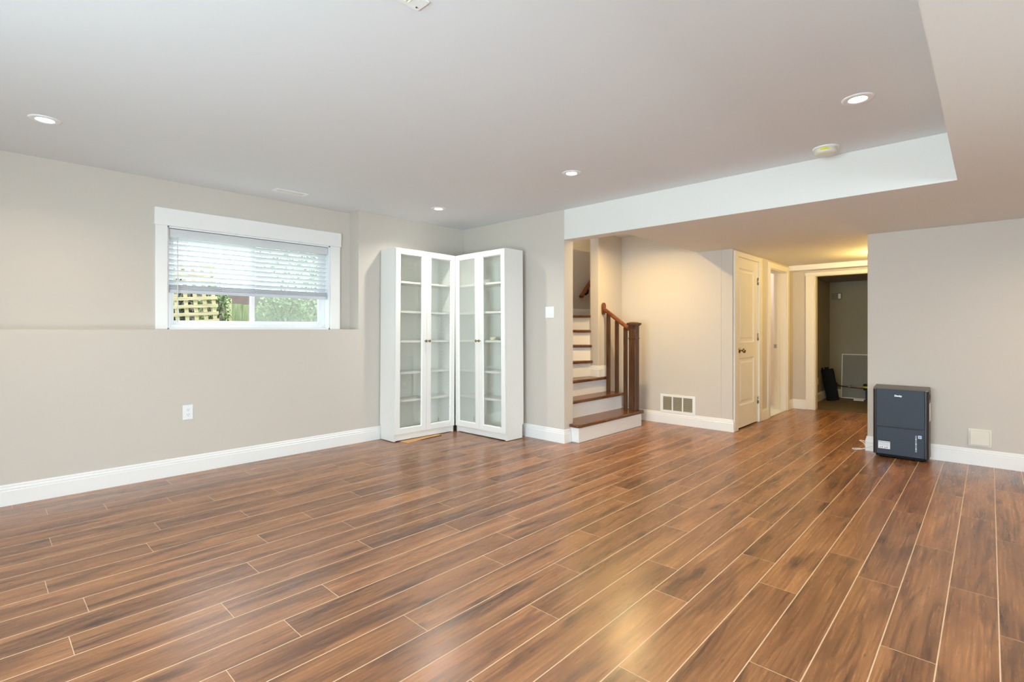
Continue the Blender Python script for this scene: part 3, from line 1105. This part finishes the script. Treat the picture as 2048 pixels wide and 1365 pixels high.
# ------------------------------------------------------------------ wall fittings
ou = thing('wall_outlet', (1.19, YA, .5), 'white duplex power outlet low on the wall below the window', 'outlet')
ox, oz = 1.196, .497
part(MB().box(ox - .037, ox + .037, YA - .006, YA, oz - .06, oz + .06), 'cover_plate', 'plastic', ou, .004)
for dz in (-.020, .020):
    m_ = MB().lathe([(.0165, 0), (.0165, .003)], 24, Matrix.Translation((ox, YA - .005, oz + dz)) @ Matrix.Rotation(PI / 2, 4, 'X'))
    so = part(m_, 'receptacle', 'plastic', ou)
    part(MB().box(ox - .0075, ox - .0055, YA - .0088, YA - .007, oz + dz, oz + dz + .009).box(ox + .0055, ox + .0075, YA - .0088, YA - .007, oz + dz, oz + dz + .009)
         .box(ox - .002, ox + .002, YA - .0088, YA - .007, oz + dz - .010, oz + dz - .005), 'slots', 'slot', so)

sw = thing('light_switch', (XB, 3.376, 1.35), 'white double rocker light switch right of the bookcases', 'switch')
sy, sz = 3.378, 1.353
part(MB().box(XB - .006, XB, sy - .058, sy + .058, sz - .06, sz + .06), 'cover_plate', 'plastic', sw, .003)
for dy in (-.024, .024):
    m_ = MB()
    m_.quad([(XB - .010, sy + dy - .016, sz - .033), (XB - .010, sy + dy + .016, sz - .033), (XB - .006, sy + dy + .016, sz + .033), (XB - .006, sy + dy - .016, sz + .033)])
    m_.box(XB - .0075, XB - .004, sy + dy - .017, sy + dy + .017, sz - .034, sz + .034)
    part(m_, 'rocker', 'plastic', sw)

vg = thing('return_air_grille', (XD, 2.80, .25), 'white three section return air grille above the baseboard beside the stairs', 'grille')
vy0, vy1, vz0, vz1 = 2.573, 3.025, .140, .362
xg = XD - .012
m_ = MB()
m_.box(xg, XD, vy0, vy1, vz1 - .027, vz1); m_.box(xg, XD, vy0, vy1, vz0, vz0 + .027)
m_.box(xg, XD, vy0, vy0 + .036, vz0 + .027, vz1 - .027); m_.box(xg, XD, vy1 - .036, vy1, vz0 + .027, vz1 - .027)
iw = (vy1 - vy0 - .072 - .032) / 3
for k in (1, 2):
    yy = vy0 + .036 + iw * k + .016 * (k - 1)
    m_.box(xg, XD, yy, yy + .016, vz0 + .027, vz1 - .027)
part(m_, 'grille_frame', 'trim', vg, .002)
m_ = MB()
for k in range(13):
    zz = vz0 + .035 + k * .0127
    R = Matrix.Translation((XD - .006, 0, zz)) @ Matrix.Rotation(math.radians(-42), 4, 'Y')
    m_.box(-.006, .006, vy0 + .036, vy1 - .036, -.0008, .0008, 0, R)
part(m_, 'louvres', 'greyslot', vg)
part(MB().box(XD - .0012, XD - .0004, vy0 + .03, vy1 - .03, vz0 + .02, vz1 - .02), 'backing', 'dark', vg)

cp = thing('wall_inlet_cover', (XD, .064, .24), 'square cream cover plate on the wall right of the dehumidifier', 'cover plate')
cy0, cy1, cz0, cz1 = -.012, .139, .163, .316
part(MB().box(XD - .010, XD, cy0, cy1, cz0, cz1), 'base_plate', 'cream', cp, .003)
part(MB().box(XD - .026, XD - .010, cy0 + .014, cy1 - .014, cz0 + .014, cz1 - .016), 'flap', 'cream', cp, .003)

# ------------------------------------------------------------------ ceiling fittings
LP = [(3.232, .513, 'round recessed ceiling light beside the smoke detector'),
      (3.224, 2.396, 'round recessed ceiling light in front of the dropped ceiling, nearest the stairs'),
      (3.245, 4.088, 'small recessed ceiling light above the corner bookcases'),
      (.284, 4.029, 'round recessed ceiling light nearest the left end of the window wall')]


def downlight(x, y, label):
    r = thing('recessed_light', (x, y, ZC), label, 'ceiling light', 'recessed ceiling lights')
    m_ = MB().lathe([(.040, .002), (.042, -.004), (.046, -.006), (.066, -.006), (.074, -.003), (.075, 0)], 40, Matrix.Translation((x, y, ZC)), cap0=False, cap1=False)
    part(m_, 'trim_ring', 'plastic', r)
    m_ = MB().lathe([(.0405, 0), (.038, -.0045), (.033, -.006), (.002, -.006)], 36, Matrix.Translation((x, y, ZC)), cap0=False)
    part(m_, 'lens', 'bulb', r)
    return r


lt = downlight(LP[0][0], LP[0][1], LP[0][2])
for (x, y, lb) in LP[1:]:
    dup(lt, (x, y, ZC), lb)
for k, (x, y, _) in enumerate(LP):
    lamp('downlight_beam', 'AREA', (x, y, ZC - .012), (4, 6, 11, 6)[k], (1.0, .95, .86) if k in (1, 2) else WARM, .066, spread=math.radians(140))
for (x, y) in ((.25, 2.28), (.25, .55), (1.75, .55)):
    lamp('downlight_beam', 'AREA', (x, y, ZC - .012), 3.5, WARM, .066, spread=math.radians(150))
lamp('downlight_beam', 'AREA', (4.9, -1.0, ZS - .012), 16, WARM, .066, spread=math.radians(160))
lamp('downlight_beam', 'AREA', (2.6, -1.2, ZS - .012), 3.5, WARM, .066, spread=math.radians(160))
lamp('stair_downlight_beam', 'AREA', (5.02, 2.94, ZC - .012), 25, AMBER, .07, spread=math.radians(155))
lamp('stairwell_lamp', 'POINT', (6.7, 4.85, 3.2), 16, AMBER, .06)
lamp('side_room_lamp', 'POINT', (8.30, 3.0, 2.0), 13, (1.0, .92, .84), .08)

hl = thing('hallway_dome_light', (7.35, .80, ZS), 'lit dome lamp on the hallway ceiling', 'ceiling light')
part(MB().lathe([(.13, 0), (.13, -.018), (.12, -.022)], 36, Matrix.Translation((7.35, .80, ZS)), cap0=False, cap1=False), 'rim', 'chrome', hl)
part(MB().lathe([(.12, -.018), (.105, -.045), (.07, -.066), (.03, -.075), (.004, -.076)], 36, Matrix.Translation((7.35, .80, ZS)), cap0=False), 'dome', 'hall_bulb', hl)
lamp('hallway_lamp', 'POINT', (7.35, .80, ZS - .14), 46, HALL, .07)

sd = thing('smoke_detector', (3.962, .81, ZC), 'ivory round smoke detector with a yellow sticker on the ceiling', 'smoke detector')
Kd = Matrix.Translation((3.962, .81, ZC))
part(MB().lathe([(.079, 0), (.079, -.008), (.074, -.010)], 40, Kd, cap0=False), 'mounting_base', 'plastic', sd)
part(MB().lathe([(.064, -.008), (.067, -.014), (.068, -.030), (.060, -.044), (.045, -.047), (.004, -.048)], 40, Kd, cap0=False), 'body', 'ivory', sd)
m_ = MB()
for k in range(6):
    a0 = math.radians(164 + k * 7); a1 = math.radians(164 + (k + 1) * 7)
    q0 = [(.0688 * math.cos(a_), .0688 * math.sin(a_)) for a_ in (a0, a1)]
    m_.quad([(3.962 + q0[0][0], .81 + q0[0][1], ZC - .028), (3.962 + q0[1][0], .81 + q0[1][1], ZC - .028), (3.962 + q0[1][0], .81 + q0[1][1], ZC - .015), (3.962 + q0[0][0], .81 + q0[0][1], ZC - .015)])
part(m_, 'sticker', 'yellow', sd)


def register(name, x0, x1, y0, y1, label, n, dark):
    r = thing(name, ((x0 + x1) / 2, (y0 + y1) / 2, ZC), label, 'vent', 'ceiling registers')
    z0_ = ZC - .006
    m = MB()
    bx, by = (.032, .020) if dark else (.055, .018)
    m.box(x0, x1, y0, y0 + by, z0_, ZC); m.box(x0, x1, y1 - by, y1, z0_, ZC)
    m.box(x0, x0 + bx, y0 + by, y1 - by, z0_, ZC); m.box(x1 - bx, x1, y0 + by, y1 - by, z0_, ZC)
    part(m, 'vent_frame', 'plastic', r, .002)
    m = MB()
    for k in range(n):
        xx = x0 + bx + (x1 - x0 - 2 * bx) * (k + .5) / n
        R = Matrix.Translation((xx, 0, ZC - .004)) @ Matrix.Rotation(math.radians(35), 4, 'Y')
        m.box(-.0048, .0048, y0 + by, y1 - by, -.0008, .0008, 0, R)
    part(m, 'louvres', 'ivory', r)
    part(MB().box(x0 + .02, x1 - .02, y0 + .015, y1 - .015, ZC - .0012, ZC - .0004), 'duct_opening', 'greyslot', r)
    return r


register('ceiling_register', 1.797, 2.087, 4.508, 4.612, 'small white louvred ceiling register above the window', 18, True)
r2 = register('ceiling_register', .885, 1.172, 1.528, 1.604, 'white ceiling register cut off by the top edge of the photo', 14, False)
m_ = MB().lathe([(.0035, 0), (.0035, -.002)], 12, Matrix.Translation((1.152, 1.585, ZC - .006)))
part(m_, 'screw', 'slot', r2)

# ------------------------------------------------------------------ dehumidifier
dx0, dx1, dy0, dy1 = 5.722, 5.925, .388, .792
zt_, zb0 = .625, .028
dh = thing('dehumidifier', (5.82, .59, 0), 'slate blue portable dehumidifier standing against the right wall', 'dehumidifier')


def rrect(x0, x1, y0, y1, rf, rb, n=8):
    pts = []
    for (cx, cy, r_, a0) in ((x0 + rf, y0 + rf, rf, 180), (x1 - rb, y0 + rb, rb, 270), (x1 - rb, y1 - rb, rb, 0), (x0 + rf, y1 - rf, rf, 90)):
        for k in range(n + 1):
            a = math.radians(a0 + 90 * k / n)
            pts.append((cx + r_ * math.cos(a), cy + r_ * math.sin(a)))
    return pts


def smooth_sides(o):
    for p in o.data.polygons:
        if abs(p.normal.z) < .5:
            p.use_smooth = True
    return o


part(MB().prism(rrect(dx0 + .006, dx1, dy0, dy1, .022, .02), zb0, zt_), 'body', 'darkplastic', dh, .004)
sp = .284
part(MB().prism(rrect(dx0 - .004, dx0 + .03, dy0 + .026, dy1 - .024, .008, .004), sp + .002, zt_ + .004), 'front_panel', 'slate', dh, .004)
bk = part(MB().prism(rrect(dx0 - .004, dx0 + .03, dy0 + .026, dy1 - .024, .008, .004), zb0 + .004, sp - .002), 'water_bucket', 'slate', dh, .004)
m_ = MB()
lid = [(dx0 + .004, zt_), (dx0 + .004, zt_ + .006), (dx0 + .03, zt_ + .014), (dx1 - .02, zt_ + .028), (dx1, zt_ + .022), (dx1, zt_)]
l0 = [(x, dy0 + .004, z) for x, z in lid]; l1 = [(x, dy1 - .004, z) for x, z in lid]
m_.quad(l0); m_.quad(l1[::-1])
for k in range(len(lid)):
    qn = (k + 1) % len(lid)
    m_.quad([l0[k], l1[k], l1[qn], l0[qn]])
part(m_, 'top_lid', 'lidplastic', dh, .004)
part(MB().prism(rrect(dx0 + .012, dx1 - .006, dy0 + .02, dy1 - .02, .02, .02), .012, zb0), 'base', 'black', dh)
for (xx, yy) in ((dx0 + .04, dy0 + .05), (dx0 + .04, dy1 - .05), (dx1 - .03, dy0 + .05), (dx1 - .03, dy1 - .05)):
    part(MB().lathe([(.012, -.006), (.012, .006)], 14, Matrix.Translation((xx, yy, .0125)) @ Matrix.Rotation(PI / 2, 4, 'X')), 'caster', 'black', dh)
xs = dx0 - .0055


gz = MB().box(xs, xs + .004, .4705, .482, .085, .232)
for k in range(3):
    gz.box(xs - .0005, xs + .003, .474, .479, .11 + k * .043, .118 + k * .043, 1)
part(gz, 'level_gauge', ['gauge', 'paper'], bk)
stk = part(MB().box(xs, xs + .002, .438, .462, .208, .234), 'sticker', 'paper', bk)
part(MB().box(xs - .0004, xs + .001, .4425, .4575, .213, .229), 'sticker_print', 'bluepaper', stk)
lab = part(MB().box(xs, xs + .002, .662, .750, .082, .150), 'label', 'paper', bk)
m_ = MB().box(xs - .0004, xs + .001, .664, .748, .1385, .1425)
for k, yy in enumerate((.684, .699, .720, .735)):
    m_.box(xs - .0004, xs + .001, yy - (.004 if k % 2 else .003), yy + (.004 if k % 2 else .003), .0895, .0965 if k % 2 else .102)
for k in range(3):
    m_.box(xs - .0003, xs + .001, .672, .742, .113 + k * .007, .1142 + k * .007)
part(m_, 'label_print', mat('grey_ink', srgb(96, 98, 108), .6), lab)
tx = bpy.data.curves.new('logo', 'FONT')
tx.body = 'Danby'
tx.size = .0205
tx.extrude = .0006
tx.offset = .0006
tx.align_x = 'CENTER'
tmp = bpy.data.objects.new('logo_text', tx)
COL.objects.link(tmp)
dg = bpy.context.evaluated_depsgraph_get()
me = bpy.data.meshes.new_from_object(tmp.evaluated_get(dg))
bpy.data.objects.remove(tmp)
me.name = 'logo'
me.materials.clear(); me.materials.append(M['logo'])
lg = bpy.data.objects.new('logo', me); COL.objects.link(lg)
lg.parent = dh
lg.rotation_euler = (PI / 2, 0, -PI / 2)
lg.location = (xs - .0006 - 5.82, .603 - .59, .566)
# side pieces: handle recess, cord bracket
part(MB().box(5.78, 5.835, dy0 - .0015, dy0 + .004, .55, .595), 'handle_recess', 'black', dh, .001)
part(MB().box(5.76, 5.875, dy0 - .0015, dy0 + .003, .36, .52), 'side_label', 'cream', dh)
m_ = MB()
cpts = [(5.905, .785, .16), (5.90, .81, .15), (5.905, .84, .135), (5.90, .87, .115), (5.905, .905, .095), (5.925, .915, .075), (5.95, .90, .06), (5.955, .89, .045)]


def spline(pts, n=8):
    out = []
    P_ = [Vector(p) for p in pts]
    P_ = [P_[0]] + P_ + [P_[-1]]
    for i in range(1, len(P_) - 2):
        for k in range(n):
            t = k / n
            a, b_, c_, d_ = P_[i - 1], P_[i], P_[i + 1], P_[i + 2]
            out.append(.5 * ((2 * b_) + (c_ - a) * t + (2 * a - 5 * b_ + 4 * c_ - d_) * t * t + (3 * b_ - a - 3 * c_ + d_) * t ** 3))
    out.append(P_[-2])
    return out


c1 = spline([(5.915, .80, .06), (5.905, .83, .05), (5.90, .875, .03), (5.892, .915, .012), (5.895, .965, .0045), (5.93, .985, .004), (5.965, .955, .004), (5.975, .90, .004), (5.985, .885, .02), (5.985, .90, .06), (5.975, .925, .075), (5.955, .93, .085), (5.93, .90, .09), (5.922, .86, .085), (5.92, .81, .08)], 8)
cdm = MB().tube(c1, .0036, 8).build('power_cord', M['cord'])
tag(cdm, 'looped white power cord on the floor left of the dehumidifier', 'cord')

# ------------------------------------------------------------------ utility room contents
bp = thing('black_plastic_panel', (9.86, 1.98, 0), 'black plastic panel leaning in the dark utility room corner', 'panel')
R = Matrix.Translation((9.66, 1.875, 0.008)) @ Matrix.Rotation(math.radians(-3), 4, 'Y') @ Matrix.Rotation(math.radians(-9), 4, 'X')
m_ = MB().box(-.02, .02, -.085, .075, .004, .52, 0, R)
part(m_, 'sheet', 'black', bp, .004)
m_ = MB().box(-.03, .03, -.09, -.075, .004, .50, 0, R).box(-.03, .03, .065, .08, .004, .51, 0, R)
part(m_, 'side_flanges', 'black', bp, .003)
m_ = MB().box(-.012, .012, -.03, .03, .52, .55, 0, R).box(-.012, .012, .05, .075, .52, .545, 0, R)
part(m_, 'tabs', 'black', bp)

mr = thing('framed_panel', (10.2, 1.6, 0), 'grey framed panel leaning against the back wall of the utility room', 'panel')
R = Matrix.Translation((10.19, 1.45, 0.002)) @ Matrix.Rotation(math.radians(6.5), 4, 'Y')
m_ = MB().box(-.006, .010, -.40, .395, 0.012, .74, 0, R)
part(m_, 'sheet', 'panelgrey', mr)
m_ = MB().box(-.012, .012, .395, .407, 0, .752, 0, R).box(-.012, .012, -.412, -.40, 0, .752, 0, R).box(-.012, .012, -.40, .395, .74, .752, 0, R).box(-.012, .012, -.40, .395, 0, .012, 0, R)
part(m_, 'rim', 'trim', mr)

pp = thing('water_pipe', (10.1, 1.7, .2), 'copper water pipe with valve along the utility room wall', 'pipe')
pz = .215
m_ = MB().tube([(10.12, 1.915, pz), (10.10, 1.80, pz - .01), (10.08, 1.60, pz - .02), (10.075, 1.535, pz - .022)], .010, 10)
pi_ = part(m_, 'pipe', 'copper', pp)
part(MB().tube([(10.289, 1.915, pz), (10.12, 1.915, pz)], .012, 10).box(10.10, 10.14, 1.895, 1.935, pz - .05, pz + .05), 'valve', 'copper', pp)
part(MB().box(10.06, 10.115, 1.70, 1.735, pz - .012, pz + .018), 'coupling', 'brass', pp)
wm = thing('water_meter', (10.07, 1.47, .17), 'small dark meter with a yellow band at the end of the pipe', 'meter')
part(MB().lathe([(.05, -.03), (.055, 0), (.055, .06), (.045, .07)], 22, Matrix.Translation((10.07, 1.47, .20))), 'body', 'ink', wm)
part(MB().lathe([(.0565, .01), (.0565, .035)], 22, Matrix.Translation((10.07, 1.47, .20)), cap0=False, cap1=False), 'band', 'yellow', wm)
part(MB().box(10.05, 10.09, 1.45, 1.49, .002, .172), 'stand', 'ink', wm)
sb = thing('wall_control_box', (10.28, 1.94, 1.76), 'grey control box with a pale screen high on the utility room wall', 'control box')
part(MB().box(10.25, 10.289, 1.86, 2.012, 1.69, 1.80), 'box', 'panelgrey', sb, .004)
part(MB().box(10.246, 10.251, 1.872, 1.912, 1.705, 1.79), 'screen', 'plastic', sb, .004)
so_ = MB().box(9.40, 9.47, 2.039, 2.045, .27, .38)
tag(so_.build('outlet_cover', M['cream'], bevel=.002), 'small cream outlet cover on the utility room side wall', 'outlet')
wb = MB().box(9.96, 10.03, 1.50, 1.64, .0, .022)
tag(wb.build('white_block', M['trim'], bevel=.003), 'small flat white block on the floor by the framed panel', 'block')

# ------------------------------------------------------------------ outside the window
GZ = 1.05
g_ = MB().box(-6, 14, 5.2, 24, GZ - .3, GZ)
struct(g_.build('ground', M['grass']))
g_ = MB().box(-12, -2.05, -10, 12, -.35, -.08)
struct(g_.build('ground_patio_side', M['grass']))

tl = thing('lattice_trellis', (1.6, 7.0, GZ), 'pale timber lattice trellis standing outside the left window pane', 'trellis')
Rt = Matrix.Translation((1.57, 7.0, GZ)) @ Matrix.Rotation(math.radians(-4.5), 4, 'Y')
m_ = MB()
for k in range(12):
    x = -.62 + k * .10
    m_.box(x, x + .040, -.012, 0, -.04, .90, 0, Rt)
part(m_, 'upright_laths', 'timber', tl)
m_ = MB()
for k in range(9):
    z = .08 + k * .094
    m_.box(-.66, .54, -.025, -.012, z, z + .040, 0, Rt)
part(m_, 'cross_laths', 'timber', tl)

fn = thing('wooden_fence', (4.0, 8.2, GZ), 'greenish weathered board fence behind the shrubs outside the window', 'fence')
m_ = MB()
for k in range(40):
    x = 2.62 + k * .152
    m_.box(x, x + .146, 8.2, 8.222, GZ - .02, GZ + .50 + rnd.uniform(-.006, .006))
part(m_, 'boards', 'greentimber', fn)
part(MB().box(2.56, 2.62, 8.18, 8.24, GZ - .02, GZ + .58), 'post', 'timber', fn)
part(MB().box(2.62, 8.6, 8.222, 8.25, GZ + .36, GZ + .42), 'rail', 'greentimber', fn)


def leafmesh(cx, cy, cz, rx, ry, rz, n, size):
    m = MB()
    for _ in range(n):
        while True:
            p = Vector((rnd.uniform(-1, 1), rnd.uniform(-1, 1), rnd.uniform(-1, 1)))
            if .25 < p.length < 1: break
        c = Vector((cx + p.x * rx, cy + p.y * ry, cz + p.z * rz))
        R = Matrix.Rotation(rnd.uniform(0, 2 * PI), 3, 'Z') @ Matrix.Rotation(rnd.uniform(-1.1, 1.1), 3, 'X') @ Matrix.Rotation(rnd.uniform(-.6, .6), 3, 'Y')
        s = size * rnd.uniform(.6, 1.3)
        tip, b0, l, r_ = Vector((0, s, 0)), Vector((0, -s, 0)), Vector((-.45 * s, 0, .12 * s)), Vector((.45 * s, 0, .12 * s))
        m.quad([c + R @ v_ for v_ in (b0, r_, tip, l)])
    return m


def shrub(name, x, y, z0, rx, rz, n, size, mt, label, cat='shrub', grp='shrubs outside the window'):
    r = thing(name, (x, y, GZ), label, cat, grp)
    part(leafmesh(x, y, z0 + rz, rx, rx * .7, rz, n, size), 'foliage', mt, r)
    m = MB()
    for k in range(5):
        a = 2 * PI * k / 5
        m.tube([(x + .02 * math.cos(a), y + .02 * math.sin(a), GZ - .02), (x + rx * .3 * math.cos(a), y + rx * .3 * math.sin(a), z0 + rz * .9), (x + rx * .6 * math.cos(a), y + rx * .5 * math.sin(a), z0 + rz * 1.5)], .008, 6)
    part(m, 'stems', 'twig', r)
    return r


shrub('shrub', 3.02, 7.35, GZ, .38, .34, 1300, .035, 'leaf2', 'pale green leafy shrub seen left through the right window pane')
shrub('shrub', 3.88, 7.6, GZ, .46, .36, 1500, .035, 'leaf2', 'broad pale green shrub filling the middle of the right window pane')
shrub('shrub', 4.5, 6.95, GZ, .36, .40, 1100, .036, 'leaf', 'fresh green shrub at the right edge of the right window pane')
shrub('shrub', 2.30, 7.9, GZ, .22, .40, 700, .034, 'leaf', 'green shrub beside the trellis outside the left window pane')
shrub('shrub', 1.55, 8.75, GZ, .8, .55, 3200, .045, 'leafdark', 'dark green shrub behind the lattice trellis')
shrub('tree', 1.2, 10.5, GZ + .9, 1.2, .9, 2200, .06, 'leaf', 'leafy tree seen high through the left of the blind', 'tree', 'trees outside')
shrub('tree', 5.6, 11.0, GZ + .6, 1.5, 1.1, 2600, .06, 'leaf2', 'pale leafy tree seen through the right of the blind', 'tree', 'trees outside')
hs = thing('brick_garden_wall', (4.0, 9.6, GZ), 'pinkish grey garden wall far behind the trellis and fence', 'garden wall')
m_ = MB().box(-1.0, 9.0, 9.6, 9.75, GZ - .02, GZ + .80)
part(m_, 'brickwork', 'brick', hs)
part(MB().box(-1.02, 9.02, 9.57, 9.78, GZ + .78, GZ + .84), 'coping', 'cream', hs)
